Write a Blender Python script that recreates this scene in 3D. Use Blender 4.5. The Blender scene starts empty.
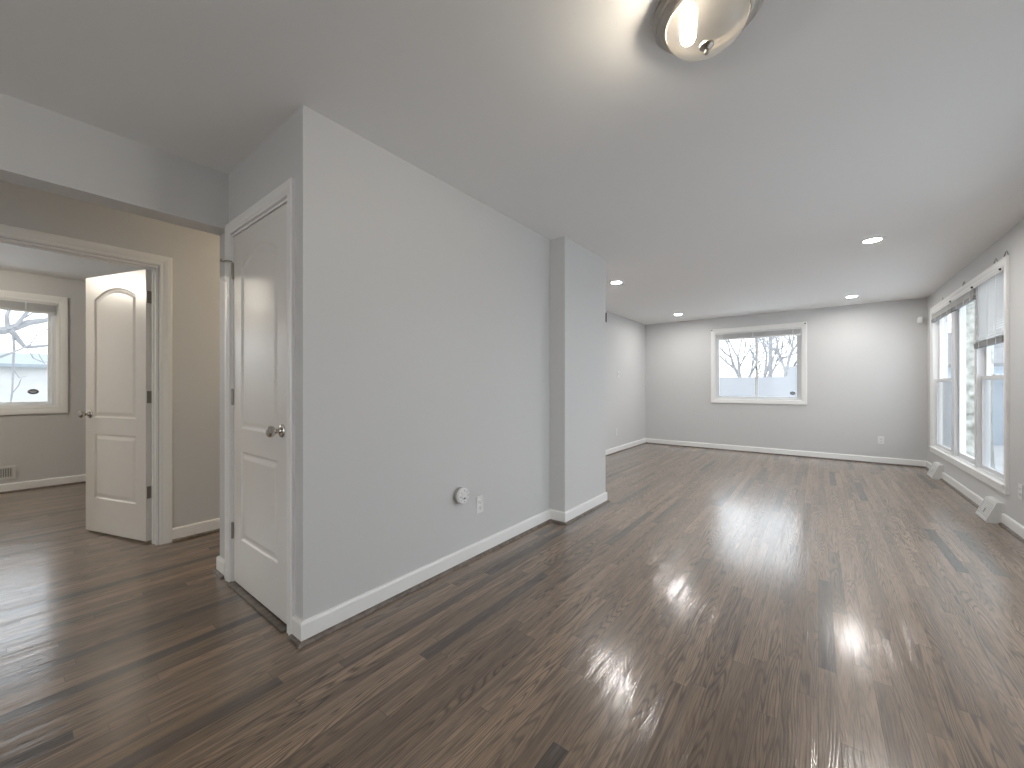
import bpy, bmesh, math, random
from mathutils import Vector, Matrix

# ------------------------------------------------------------------ camera, world, exposure
sc = bpy.context.scene
COL = sc.collection
PSI = 0.6604                     # camera turned to the left of the long wall
cam_d = bpy.data.cameras.new('camera')
cam_d.sensor_width = 36.0
cam_d.sensor_fit = 'HORIZONTAL'
cam_d.lens = 394.54 / 1024 * 36.0
cam_d.shift_y = 2.8 / 1024
cam_d.clip_start = 0.02
cam_d.clip_end = 500
cam = bpy.data.objects.new('camera', cam_d)
COL.objects.link(cam)
cam.location = (0, 0, 1.1606)
cam.rotation_euler = (math.pi / 2, 0, PSI)
sc.camera = cam

W = bpy.data.worlds.new('overcast_sky')
sc.world = W
W.use_nodes = True
nt = W.node_tree
nt.nodes.clear()
wo = nt.nodes.new('ShaderNodeOutputWorld')
bg = nt.nodes.new('ShaderNodeBackground')
tc = nt.nodes.new('ShaderNodeTexCoord')
nz = nt.nodes.new('ShaderNodeTexNoise')
nz.inputs['Scale'].default_value = 2.2
nz.inputs['Detail'].default_value = 3
rp = nt.nodes.new('ShaderNodeValToRGB')
rp.color_ramp.elements[0].position = 0.35
rp.color_ramp.elements[0].color = (0.80, 0.86, 0.93, 1)
rp.color_ramp.elements[1].position = 0.65
rp.color_ramp.elements[1].color = (0.95, 0.97, 1.0, 1)
nt.links.new(tc.outputs['Generated'], nz.inputs['Vector'])
nt.links.new(nz.outputs['Fac'], rp.inputs['Fac'])
nt.links.new(rp.outputs['Color'], bg.inputs['Color'])
bg.inputs['Strength'].default_value = 1.5
nt.links.new(bg.outputs['Background'], wo.inputs['Surface'])

sc.view_settings.view_transform = 'Standard'
sc.view_settings.look = 'None'
sc.view_settings.gamma = 1.0
sc.view_settings.use_curve_mapping = False
sc.view_settings.exposure = 1.3
sc.cycles.use_denoising = True
sc.cycles.max_bounces = 10
sc.cycles.diffuse_bounces = 6
sc.cycles.glossy_bounces = 4
sc.cycles.transparent_max_bounces = 24
sc.cycles.sample_clamp_indirect = 8.0
sc.cycles.blur_glossy = 0.5

FLUSH_POWER = 190.0               # emission of the bulbs in the flush ceiling lights
HALL_POWER = 270.0
BED_POWER = 600.0
DOWN_POWER = 160.0               # emission of the recessed lenses

# ------------------------------------------------------------------ measured layout (metres)
H = 2.44
X1 = -1.8455; Y1 = 0.831         # long wall, closet wall
Y2 = 2.9125; X2 = -1.6964; Y3 = 3.7219   # jog in the long wall
X3 = -2.8242; Y4 = 8.1206; X4 = 1.2318   # far left, back, right walls
X5 = -2.8094                     # header over the hallway
XH = -3.83; XB = -3.94; XW = -7.03       # hall wall, its bedroom face, bedroom window wall
YF = -2.6                        # wall behind the camera

# ------------------------------------------------------------------ materials
def mat(name, color=(0.8, 0.8, 0.8), rough=0.5, metal=0.0, bump=None, spec=None, vary=None):
    m = bpy.data.materials.new(name)
    m.use_nodes = True
    n = m.node_tree.nodes; l = m.node_tree.links
    b = n['Principled BSDF']
    b.inputs['Base Color'].default_value = (*color, 1)
    b.inputs['Roughness'].default_value = rough
    b.inputs['Metallic'].default_value = metal
    if spec is not None:
        b.inputs['Specular IOR Level'].default_value = spec
    if bump or vary:
        t = n.new('ShaderNodeTexCoord')
    if bump:
        scale, strength, dist = bump
        z = n.new('ShaderNodeTexNoise')
        z.inputs['Scale'].default_value = scale
        z.inputs['Detail'].default_value = 3
        bp = n.new('ShaderNodeBump')
        bp.inputs['Strength'].default_value = strength
        bp.inputs['Distance'].default_value = dist
        l.new(t.outputs['Object'], z.inputs['Vector'])
        l.new(z.outputs['Fac'], bp.inputs['Height'])
        l.new(bp.outputs['Normal'], b.inputs['Normal'])
    if vary:
        scale, c2 = vary
        z = n.new('ShaderNodeTexNoise')
        z.inputs['Scale'].default_value = scale
        z.inputs['Detail'].default_value = 4
        r = n.new('ShaderNodeValToRGB')
        r.color_ramp.elements[0].position = 0.35
        r.color_ramp.elements[1].position = 0.65
        r.color_ramp.elements[0].color = (*color, 1)
        r.color_ramp.elements[1].color = (*c2, 1)
        l.new(t.outputs['Object'], z.inputs['Vector'])
        l.new(z.outputs['Fac'], r.inputs['Fac'])
        l.new(r.outputs['Color'], b.inputs['Base Color'])
    return m

def emit(name, color, strength):
    m = bpy.data.materials.new(name)
    m.use_nodes = True
    n = m.node_tree.nodes
    b = n['Principled BSDF']
    b.inputs['Base Color'].default_value = (0.8, 0.8, 0.8, 1)
    b.inputs['Emission Color'].default_value = (*color, 1)
    b.inputs['Emission Strength'].default_value = strength
    return m

def glass(name, tint=(1, 1, 1), film=0.0, film_color=(0.5, 0.5, 0.5)):
    """Thin window pane: clear, with Fresnel reflection; film adds a veil (insect mesh)."""
    m = bpy.data.materials.new(name)
    m.use_nodes = True
    n = m.node_tree.nodes; l = m.node_tree.links
    n.clear()
    o = n.new('ShaderNodeOutputMaterial')
    tr = n.new('ShaderNodeBsdfTransparent'); tr.inputs['Color'].default_value = (*tint, 1)
    gl = n.new('ShaderNodeBsdfGlossy'); gl.inputs['Roughness'].default_value = 0.02
    fr = n.new('ShaderNodeFresnel'); fr.inputs['IOR'].default_value = 1.45
    mx = n.new('ShaderNodeMixShader')
    ge = n.new('ShaderNodeNewGeometry')          # reflect only where the ray enters the pane, not where it leaves it
    iv = n.new('ShaderNodeMath'); iv.operation = 'SUBTRACT'; iv.inputs[0].default_value = 1.0
    ml = n.new('ShaderNodeMath'); ml.operation = 'MULTIPLY'
    l.new(ge.outputs['Backfacing'], iv.inputs[1])
    l.new(fr.outputs['Fac'], ml.inputs[0]); l.new(iv.outputs[0], ml.inputs[1])
    l.new(ml.outputs[0], mx.inputs['Fac'])
    l.new(tr.outputs[0], mx.inputs[1]); l.new(gl.outputs[0], mx.inputs[2])
    last = mx
    if film:
        df = n.new('ShaderNodeBsdfDiffuse'); df.inputs['Color'].default_value = (*film_color, 1)
        m2 = n.new('ShaderNodeMixShader'); m2.inputs['Fac'].default_value = film
        l.new(tr.outputs[0], m2.inputs[1]); l.new(df.outputs[0], m2.inputs[2])
        last = m2
    l.new(last.outputs[0], o.inputs['Surface'])
    return m

def shade_glass(name, clear):
    """Frosted alabaster glass bowl: lets part of the bulb's light straight through, scatters the rest."""
    m = bpy.data.materials.new(name)
    m.use_nodes = True
    n = m.node_tree.nodes; l = m.node_tree.links
    n.clear()
    o = n.new('ShaderNodeOutputMaterial')
    t = n.new('ShaderNodeTexCoord')
    z = n.new('ShaderNodeTexNoise'); z.inputs['Scale'].default_value = 6; z.inputs['Detail'].default_value = 4
    r = n.new('ShaderNodeValToRGB')
    r.color_ramp.elements[0].color = (0.80, 0.76, 0.68, 1); r.color_ramp.elements[0].position = 0.3
    r.color_ramp.elements[1].color = (0.92, 0.90, 0.84, 1); r.color_ramp.elements[1].position = 0.7
    l.new(t.outputs['Object'], z.inputs['Vector']); l.new(z.outputs['Fac'], r.inputs['Fac'])
    df = n.new('ShaderNodeBsdfDiffuse'); tl = n.new('ShaderNodeBsdfTranslucent')
    l.new(r.outputs['Color'], df.inputs['Color']); l.new(r.outputs['Color'], tl.inputs['Color'])
    m1 = n.new('ShaderNodeMixShader'); m1.inputs['Fac'].default_value = 0.003
    l.new(df.outputs[0], m1.inputs[1]); l.new(tl.outputs[0], m1.inputs[2])
    gl = n.new('ShaderNodeBsdfGlossy'); gl.inputs['Roughness'].default_value = 0.12
    m2 = n.new('ShaderNodeMixShader'); m2.inputs['Fac'].default_value = 0.06
    l.new(m1.outputs[0], m2.inputs[1]); l.new(gl.outputs[0], m2.inputs[2])
    tr = n.new('ShaderNodeBsdfTransparent'); tr.inputs['Color'].default_value = (1.0, 0.97, 0.9, 1)
    m3 = n.new('ShaderNodeMixShader'); m3.inputs['Fac'].default_value = clear
    l.new(m2.outputs[0], m3.inputs[1]); l.new(tr.outputs[0], m3.inputs[2])
    ge = n.new('ShaderNodeNewGeometry')          # the frosting is on the outer face of the bowl
    m4 = n.new('ShaderNodeMixShader')
    l.new(ge.outputs['Backfacing'], m4.inputs['Fac'])
    l.new(m3.outputs[0], m4.inputs[1]); l.new(tr.outputs[0], m4.inputs[2])
    l.new(m4.outputs[0], o.inputs['Surface'])
    return m

def floor_material():
    m = bpy.data.materials.new('stained_oak_strips')
    m.use_nodes = True
    n = m.node_tree.nodes; l = m.node_tree.links
    b = n['Principled BSDF']
    def math_(op, a, b_=None, c=None):
        q = n.new('ShaderNodeMath'); q.operation = op
        for i, v in enumerate((a, b_, c)):
            if v is None: continue
            if isinstance(v, (int, float)): q.inputs[i].default_value = v
            else: l.new(v, q.inputs[i])
        return q.outputs[0]
    def comb(x, y, z):
        q = n.new('ShaderNodeCombineXYZ')
        for i, v in enumerate((x, y, z)):
            if isinstance(v, (int, float)): q.inputs[i].default_value = v
            else: l.new(v, q.inputs[i])
        return q.outputs[0]
    def noise(vec, scale, detail, rough=0.5):
        q = n.new('ShaderNodeTexNoise')
        q.inputs['Scale'].default_value = scale
        q.inputs['Detail'].default_value = detail
        q.inputs['Roughness'].default_value = rough
        l.new(vec, q.inputs['Vector'])
        return q.outputs['Fac']
    def white(vec):
        q = n.new('ShaderNodeTexWhiteNoise'); q.noise_dimensions = '3D'
        l.new(vec, q.inputs['Vector'])
        return q.outputs['Value']
    def ramp(f, stops):
        q = n.new('ShaderNodeValToRGB')
        e = q.color_ramp.elements
        while len(e) < len(stops): e.new(0.5)
        for el, (p, c) in zip(e, stops):
            el.position = p; el.color = (*c, 1) if len(c) == 3 else c
        l.new(f, q.inputs['Fac'])
        return q.outputs['Color']
    def mixc(fac, a, b_, mode='MIX'):
        q = n.new('ShaderNodeMix'); q.data_type = 'RGBA'; q.blend_type = mode
        if isinstance(fac, (int, float)): q.inputs[0].default_value = fac
        else: l.new(fac, q.inputs[0])
        for k, v in ((6, a), (7, b_)):
            if isinstance(v, tuple): q.inputs[k].default_value = (*v, 1)
            else: l.new(v, q.inputs[k])
        return q.outputs[2]
    t = n.new('ShaderNodeTexCoord')
    s = n.new('ShaderNodeSeparateXYZ'); l.new(t.outputs['Object'], s.inputs[0])
    x, y = s.outputs[0], s.outputs[1]
    bx = math_('DIVIDE', x, 0.057)
    row = math_('FLOOR', bx); fx = math_('FRACT', bx)
    rr = white(comb(row, 3.3, 0.7))
    by = math_('ADD', math_('DIVIDE', y, 0.95), math_('MULTIPLY', rr, 9.0))
    seg = math_('FLOOR', by); fy = math_('FRACT', by)
    bid = white(comb(row, seg, 1.7))
    bid2 = white(comb(row, seg, 8.1))
    off = math_('MULTIPLY', bid, 60.0)
    # cathedral grain: level lines of a long stretched noise, different in each board
    gv = comb(math_('ADD', math_('MULTIPLY', x, 9.0), off), math_('ADD', math_('MULTIPLY', y, 0.62), off), math_('MULTIPLY', bid2, 40.0))
    gn = noise(gv, 1.0, 2.0, 0.45)
    rings = math_('ADD', math_('MULTIPLY', math_('SINE', math_('MULTIPLY', gn, 210.0)), 0.5), 0.5)
    rings = math_('POWER', rings, 1.6)
    pv = comb(math_('MULTIPLY', x, 300.0), math_('MULTIPLY', y, 9.0), off)
    pores = noise(pv, 1.0, 2.0, 0.6)
    fv = comb(math_('MULTIPLY', x, 34.0), math_('MULTIPLY', y, 1.6), off)
    streak = noise(fv, 1.0, 3.0, 0.6)
    big = noise(t.outputs['Object'], 1.1, 2.0)
    tone = ramp(bid, [(0.0, (0.075, 0.058, 0.046)), (0.05, (0.100, 0.076, 0.060)), (0.12, (0.170, 0.116, 0.078)), (0.5, (0.215, 0.150, 0.102)), (0.85, (0.250, 0.176, 0.122)), (1.0, (0.300, 0.208, 0.140))])
    grainc = ramp(rings, [(0.0, (1.16, 1.16, 1.16)), (0.5, (0.98, 0.98, 0.98)), (1.0, (0.45, 0.44, 0.43))])
    figured = ramp(white(comb(row, seg, 5.9)), [(0.15, (0.30, 0.30, 0.30)), (0.7, (1.0, 1.0, 1.0))])
    patch = ramp(noise(comb(math_('MULTIPLY', x, 2.2), math_('MULTIPLY', y, 0.9), 4.0), 1.0, 2.0), [(0.36, (0.50, 0.50, 0.50)), (0.58, (1.0, 1.0, 1.0))])
    figure = mixc(1.0, figured, patch, 'MULTIPLY')
    c = mixc(figure, tone, grainc, 'MULTIPLY')
    c = mixc(0.7, c, ramp(pores, [(0.3, (0.40, 0.39, 0.38)), (0.52, (1.04, 1.04, 1.04)), (0.75, (1.25, 1.25, 1.25))]), 'MULTIPLY')
    c = mixc(0.8, c, ramp(streak, [(0.25, (0.50, 0.49, 0.48)), (0.5, (1.0, 1.0, 1.0)), (0.8, (1.38, 1.37, 1.36))]), 'MULTIPLY')
    c = mixc(0.6, c, ramp(big, [(0.3, (0.85, 0.84, 0.83)), (0.7, (1.12, 1.13, 1.14))]), 'MULTIPLY')
    # joints between the strips
    ex = math_('MINIMUM', fx, math_('SUBTRACT', 1.0, fx))
    ey = math_('MINIMUM', fy, math_('SUBTRACT', 1.0, fy))
    jx = math_('LESS_THAN', ex, 0.018)
    jy = math_('LESS_THAN', ey, 0.0012)
    joint = math_('MAXIMUM', jx, jy)
    c = mixc(math_('MULTIPLY', joint, 0.55), c, (0.03, 0.022, 0.018))
    l.new(c, b.inputs['Base Color'])
    rgh = math_('ADD', 0.26, math_('ADD', math_('MULTIPLY', rings, 0.05), math_('MULTIPLY', big, 0.06)))
    l.new(rgh, b.inputs['Roughness'])
    b.inputs['IOR'].default_value = 1.45
    b.inputs['Coat Weight'].default_value = 0.85
    b.inputs['Coat Roughness'].default_value = 0.15
    wav = noise(comb(math_('MULTIPLY', x, 14.0), math_('MULTIPLY', y, 3.0), bid), 1.0, 1.0)
    hgt = math_('ADD', math_('ADD', math_('MULTIPLY', rings, -0.42), math_('MULTIPLY', pores, 0.3)), math_('ADD', math_('MULTIPLY', joint, -0.35), math_('ADD', math_('MULTIPLY', wav, 1.6), math_('MULTIPLY', bid2, 0.25))))
    bp = n.new('ShaderNodeBump'); bp.inputs['Strength'].default_value = 0.34; bp.inputs['Distance'].default_value = 0.0012
    l.new(hgt, bp.inputs['Height']); l.new(bp.outputs['Normal'], b.inputs['Normal']); l.new(bp.outputs['Normal'], b.inputs['Coat Normal'])
    return m

M = {}
M['wall'] = mat('grey_wall_paint', (0.63, 0.629, 0.625), 0.55, bump=(160, 0.12, 0.001))
M['ceiling'] = mat('ceiling_paint', (0.86, 0.857, 0.85), 0.75, bump=(120, 0.12, 0.001))
M['trim'] = mat('white_trim_paint', (0.86, 0.855, 0.84), 0.32, bump=(40, 0.05, 0.001))
M['door'] = mat('white_door_paint', (0.80, 0.775, 0.74), 0.30, bump=(60, 0.05, 0.001))
M['shoe'] = mat('stained_shoe', (0.20, 0.165, 0.14), 0.35, vary=(30, (0.11, 0.085, 0.07)))
M['knob'] = mat('polished_nickel', (0.58, 0.55, 0.51), 0.22, 1.0, bump=(200, 0.05, 0.0005))
M['nickel'] = mat('brushed_nickel', (0.36, 0.335, 0.30), 0.30, 1.0, bump=(200, 0.05, 0.0005))
M['lampmetal'] = mat('lamp_nickel', (0.42, 0.39, 0.35), 0.36, 1.0, bump=(150, 0.05, 0.0005))
M['dark'] = mat('dark_metal', (0.05, 0.05, 0.052), 0.4, 0.6, bump=(80, 0.05, 0.0005))
M['plastic'] = mat('white_plastic', (0.78, 0.78, 0.77), 0.35, bump=(60, 0.03, 0.0005))
M['slot'] = mat('slot_dark', (0.06, 0.06, 0.06), 0.6, bump=(60, 0.03, 0.0005))
M['greyplastic'] = mat('grey_plastic', (0.34, 0.34, 0.33), 0.5, bump=(60, 0.03, 0.0005))
M['lightgrey'] = mat('opening_shade_grey', (0.50, 0.50, 0.49), 0.5, bump=(60, 0.03, 0.0005))  # grey painted in as the shade behind the register louvres
M['vinyl'] = mat('white_vinyl', (0.74, 0.75, 0.76), 0.4, bump=(60, 0.03, 0.0005))
M['blind'] = mat('blind_slat', (0.70, 0.70, 0.69), 0.45, bump=(60, 0.03, 0.0005))
M['rail'] = mat('grey_blind_rail', (0.22, 0.22, 0.22), 0.5, bump=(60, 0.03, 0.0005))
M['register'] = mat('register_enamel', (0.70, 0.70, 0.68), 0.4, bump=(60, 0.03, 0.0005))
M['pane'] = glass('window_glass', (0.97, 0.985, 0.99))
M['screen'] = glass('insect_screen', (1, 1, 1), 0.35, (0.30, 0.33, 0.36))
M['sticker'] = mat('sticker_ink', (0.06, 0.07, 0.10), 0.5, vary=(300, (0.12, 0.13, 0.17)))
M['sticker_face'] = mat('sticker_white', (0.6, 0.62, 0.66), 0.5, vary=(200, (0.5, 0.52, 0.56)))
M['shade'] = shade_glass('alabaster_glass', 0.35)
M['shade_clear'] = shade_glass('clear_frosted_glass', 0.60)
M['pan'] = mat('dark_back_plate', (0.012, 0.011, 0.010), 0.8, bump=(60, 0.05, 0.0005), spec=0.1)  # blackened so little bulb light shows back through the bowl
M['bulb'] = emit('warm_bulb', (1.0, 0.91, 0.79), FLUSH_POWER)
M['bulb_hall'] = emit('hall_bulb', (1.0, 0.83, 0.62), HALL_POWER)
M['fill_bulb_bed'] = emit('bedroom_fill_bulb', (1.0, 0.94, 0.86), BED_POWER)  # bulb of the unseen lamp added to light the bedroom
M['fill_bulb_back'] = emit('rear_fill_bulb', (1.0, 0.82, 0.60), 165.0)  # bulb of the unseen fill lamp added behind the camera
M['lens'] = emit('recessed_lens', (1.0, 0.97, 0.93), DOWN_POWER)
M['bark'] = mat('grey_bark', (0.22, 0.22, 0.225), 0.9, vary=(6, (0.30, 0.30, 0.31)), bump=(12, 0.5, 0.01))
M['mottled'] = mat('mottled_bark', (0.22, 0.23, 0.20), 0.9, vary=(9, (0.58, 0.60, 0.56)), bump=(12, 0.6, 0.02))
M['siding'] = mat('pale_siding', (0.44, 0.52, 0.60), 0.7, vary=(2, (0.50, 0.58, 0.66)))
M['cream'] = mat('cream_siding', (0.40, 0.40, 0.39), 0.7, vary=(2, (0.44, 0.44, 0.43)))
M['roof'] = mat('pale_roof', (0.175, 0.185, 0.20), 0.8, vary=(5, (0.20, 0.21, 0.225)))
M['roofdark'] = mat('blue_grey_roof', (0.20, 0.23, 0.25), 0.8, vary=(5, (0.24, 0.27, 0.29)))
M['lawn'] = mat('snowy_ground', (0.60, 0.62, 0.64), 0.95, vary=(0.6, (0.68, 0.70, 0.72)), bump=(8, 0.4, 0.02))
M['floor'] = floor_material()

# ------------------------------------------------------------------ object helpers
def link(o, parent=None):
    COL.objects.link(o)
    if parent: o.parent = parent
    return o

def obj(name, bm, m, parent=None, smooth=False, loc=None, rot=None):
    bmesh.ops.recalc_face_normals(bm, faces=bm.faces[:])
    me = bpy.data.meshes.new(name)
    bm.to_mesh(me); bm.free()
    me.materials.append(m)
    if smooth:
        for p in me.polygons: p.use_smooth = True
        me.set_sharp_from_angle(angle=math.radians(35))
    o = bpy.data.objects.new(name, me)
    if loc is not None: o.location = loc
    if rot is not None: o.rotation_euler = rot
    return link(o, parent)

def tag(o, label, cat, group=None, kind=None):
    o['label'] = label; o['category'] = cat
    if group: o['group'] = group
    if kind: o['kind'] = kind
    return o

def struct(o, label, cat):
    o['kind'] = 'structure'; o['label'] = label; o['category'] = cat
    return o

def empty(name, loc, rz=0.0):
    o = bpy.data.objects.new(name, None)
    o.empty_display_size = 0.05
    o.location = loc; o.rotation_euler = (0, 0, rz)
    return link(o)

def box(bm, x0, x1, y0, y1, z0, z1, bev=0.0):
    vs = [bm.verts.new((x, y, z)) for x in (x0, x1) for y in (y0, y1) for z in (z0, z1)]
    idx = [(0, 1, 3, 2), (4, 6, 7, 5), (0, 4, 5, 1), (2, 3, 7, 6), (0, 2, 6, 4), (1, 5, 7, 3)]
    fs = [bm.faces.new([vs[i] for i in f]) for f in idx]
    if bev:
        es = list({e for f in fs for e in f.edges})
        bmesh.ops.bevel(bm, geom=es, offset=bev, segments=2, affect='EDGES', clamp_overlap=True)
    return bm

def lathe(bm, prof, seg=32, M4=None):
    """prof: list of (r, z) along the axis z; M4 places it."""
    rings = []
    for r, z in prof:
        if r < 1e-6:
            v = [bm.verts.new((0, 0, z))]
        else:
            v = [bm.verts.new((r * math.cos(2 * math.pi * k / seg), r * math.sin(2 * math.pi * k / seg), z)) for k in range(seg)]
        rings.append(v)
    for a, b in zip(rings, rings[1:]):
        for k in range(seg):
            k2 = (k + 1) % seg
            if len(a) == 1 and len(b) == 1: continue
            if len(a) == 1: bm.faces.new((a[0], b[k], b[k2]))
            elif len(b) == 1: bm.faces.new((a[k], a[k2], b[0]))
            else: bm.faces.new((a[k], a[k2], b[k2], b[k]))
    if M4 is not None:
        bmesh.ops.transform(bm, matrix=M4, verts=[v for r in rings for v in r])
    return bm

def tube(bm, pts, radii, seg=6):
    pts = [Vector(p) for p in pts]
    if isinstance(radii, (int, float)): radii = [radii] * len(pts)
    rings = []
    for i, p in enumerate(pts):
        d = (pts[min(i + 1, len(pts) - 1)] - pts[max(i - 1, 0)]).normalized()
        a = Vector((0, 0, 1)) if abs(d.z) < 0.9 else Vector((1, 0, 0))
        u = d.cross(a).normalized(); w = d.cross(u)
        rings.append([bm.verts.new(p + (u * math.cos(2 * math.pi * k / seg) + w * math.sin(2 * math.pi * k / seg)) * radii[i]) for k in range(seg)])
    for a, b in zip(rings, rings[1:]):
        for k in range(seg):
            bm.faces.new((a[k], a[(k + 1) % seg], b[(k + 1) % seg], b[k]))
    bm.faces.new(rings[0][::-1]); bm.faces.new(rings[-1])
    return bm

def offsets(path, closed):
    """mitre vectors (left-hand side) of a 2D path"""
    n = len(path); out = []
    for i in range(n):
        p = Vector(path[i])
        a = Vector(path[i - 1]) if (i > 0 or closed) else None
        b = Vector(path[(i + 1) % n]) if (i < n - 1 or closed) else None
        n1 = n2 = None
        if a is not None:
            d = (p - a).normalized(); n1 = Vector((-d.y, d.x))
        if b is not None:
            d = (b - p).normalized(); n2 = Vector((-d.y, d.x))
        if n1 is None: out.append(n2)
        elif n2 is None: out.append(n1)
        else:
            q = n1 + n2
            out.append(q / (1 + n1.dot(n2)))
    return out

def sweep(bm, path, prof, fn, closed=False, lo=0, hi=None):
    """sweep profile [(offset, out)] along 2D path; fn(u, v, out) -> xyz"""
    mt = offsets(path, closed)
    n = len(path)
    hi = n - 1 if hi is None else hi
    ids = list(range(n)) if closed else list(range(lo, hi + 1))
    rows = []
    for i in ids:
        p = Vector(path[i])
        rows.append([bm.verts.new(fn(*(p + mt[i] * o), h)) for o, h in prof])
    k = len(prof)
    pairs = list(zip(rows, rows[1:]))
    if closed: pairs.append((rows[-1], rows[0]))
    for a, b in pairs:
        for j in range(k):
            j2 = (j + 1) % k
            bm.faces.new((a[j], a[j2], b[j2], b[j]))
    if not closed:
        bm.faces.new(rows[0]); bm.faces.new(rows[-1][::-1])
    return bm

flat = lambda u, v, h: (u, v, h)            # path on the floor, profile rises
front = lambda u, v, h: (u, -h, v)          # path in a wall (x, z), profile comes out along -y

# ------------------------------------------------------------------ shell
def shell(name, boxes, m, label, cat):
    bm = bmesh.new()
    for b in boxes: box(bm, *b)
    return struct(obj(name, bm, m), label, cat)

shell('floor', [(-7.2, 1.42, YF - 0.15, 8.3, -0.06, 0)], M['floor'], 'brown stained oak strip floor running through all the rooms', 'floor')
shell('ceiling', [(-7.2, 1.42, YF - 0.15, 8.3, H, H + 0.08)], M['ceiling'], 'flat painted ceiling over all the rooms', 'ceiling')
shell('wall_left', [(X1 - 0.11, X1, Y1 + 0.11, Y2, 0, H)], M['wall'], 'long grey wall with the round detector and the outlet', 'wall')
shell('wall_jog', [(X3 - 0.11, X2, Y2, Y3, 0, H)], M['wall'], 'grey wall projection at the far end of the long wall', 'wall')
shell('wall_far_left', [(X3 - 0.11, X3, Y3, Y4, 0, H)], M['wall'], 'left wall of the far end of the living room', 'wall')
DL, DR, DT = -2.752, -1.994, 2.062      # closet door opening
shell('wall_closet', [(-2.97, DL, Y1, Y1 + 0.11, 0, H), (DR, X1, Y1, Y1 + 0.11, 0, H), (DL, DR, Y1, Y1 + 0.11, DT, H)], M['wall'], 'narrow grey wall holding the closed closet door', 'wall')
shell('wall_hall', [(-2.97, -2.86, Y1 + 0.11, 3.8, 0, H)], M['wall'], 'closet side wall along the hallway', 'wall')
shell('wall_hall_end', [(XH, -2.97, 3.7, 3.8, 0, H)], M['wall'], 'end wall of the hallway', 'wall')
shell('wall_header', [(-2.96, X5, YF, Y1, 2.107, H)], M['wall'], 'grey header beam over the opening to the hallway', 'wall')
BY0, BY1, BT = -0.112, 0.694, 2.046     # bedroom door opening
shell('wall_bedroom', [(XB, XH, YF, BY0, 0, H), (XB, XH, BY1, 3.8, 0, H), (XB, XH, BY0, BY1, BT, H)], M['wall'], 'hallway wall with the bedroom doorway', 'wall')
shell('wall_bedroom_side', [(XW, XB, 2.0, 2.1, 0, H)], M['wall'], 'side wall of the bedroom', 'wall')
F0, F1, FZ0, FZ1 = -1.5, 0.9, 0.30, 2.15            # unseen opening behind the viewer, added for daylight fill
shell('wall_front', [(-7.2, F0, YF - 0.12, YF, 0, H), (F1, 1.42, YF - 0.12, YF, 0, H), (F0, F1, YF - 0.12, YF, 0, FZ0), (F0, F1, YF - 0.12, YF, FZ1, H)], M['wall'], 'wall behind the viewer', 'wall')
# window openings
A0, A1, AZ0, AZ1 = -1.525, -0.213, 0.927, 2.168     # back window
shell('wall_back', [(X3 - 0.11, A0, Y4, Y4 + 0.14, 0, H), (A1, X4 + 0.14, Y4, Y4 + 0.14, 0, H), (A0, A1, Y4, Y4 + 0.14, 0, AZ0), (A0, A1, Y4, Y4 + 0.14, AZ1, H)], M['wall'], 'grey back wall with the two pane window', 'wall')
R0, R1, RZ0, RZ1 = 5.11, 7.755, 0.345, 2.165        # right window
N0, N1, NZ0, NZ1 = 1.7, 4.2, 0.20, 1.90            # unseen opening in the right wall, added for daylight fill
shell('wall_right', [(X4, X4 + 0.14, YF, N0, 0, H), (X4, X4 + 0.14, N1, R0, 0, H), (X4, X4 + 0.14, N0, N1, 0, NZ0), (X4, X4 + 0.14, N0, N1, NZ1, H), (X4, X4 + 0.14, R1, Y4, 0, H), (X4, X4 + 0.14, R0, R1, 0, RZ0), (X4, X4 + 0.14, R0, R1, RZ1, H)], M['wall'], 'grey right wall with the triple window', 'wall')
B0, B1, BZ0, BZ1 = -1.05, 0.385, 0.93, 2.135        # bedroom window
shell('wall_window', [(XW - 0.14, XW, YF, B0, 0, H), (XW - 0.14, XW, B1, 2.1, 0, H), (XW - 0.14, XW, B0, B1, 0, BZ0), (XW - 0.14, XW, B0, B1, BZ1, H)], M['wall'], 'bedroom wall with the window', 'wall')

# ------------------------------------------------------------------ baseboards with stained shoe moulding
BASE = [(0, 0.0), (0.014, 0.0), (0.014, 0.088), (0.010, 0.097), (0.0, 0.100)]
SHOE = [(0.014, 0.0), (0.033, 0.0), (0.0325, 0.006), (0.029, 0.012), (0.023, 0.016), (0.014, 0.018)]
def baseboard(name, path, lo, hi, label, side=1):
    b = sweep(bmesh.new(), path, [(side * o, h) for o, h in BASE], flat, lo=lo, hi=hi)
    o = struct(obj(name, b, M['trim']), label, 'baseboard')
    s = sweep(bmesh.new(), path, [(side * q, h) for q, h in SHOE], flat, lo=lo, hi=hi)
    sh = obj('shoe_molding', s, M['shoe'], o)
    sh['label'] = 'brown stained shoe molding'
    return o
REG_N = (5.150, 5.430); REG_F = (7.175, 7.475)
pa = [(-1.926, Y1), (X1, Y1), (X1, Y2), (X2, Y2), (X2, Y3), (X3, Y3), (X3, Y4), (X4, Y4), (X4, REG_F[1])]
baseboard('baseboard_left', pa, 0, 2, 'white baseboard along the long grey wall', -1)
baseboard('baseboard_jog', pa, 2, 5, 'white baseboard around the wall projection', -1)
baseboard('baseboard_far_left', pa, 5, 6, 'white baseboard on the far left wall', -1)
baseboard('baseboard_back', pa, 6, 7, 'white baseboard along the back wall', -1)
baseboard('baseboard_right', pa, 7, 8, 'white baseboard in the far right corner', -1)
baseboard('baseboard_right_middle', [(X4, REG_F[0]), (X4, REG_N[1])], 0, 1, 'white baseboard between the two wedge registers', -1)
baseboard('baseboard_right_near', [(X4, REG_N[0]), (X4, YF)], 0, 1, 'white baseboard right of the near register', -1)
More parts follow.
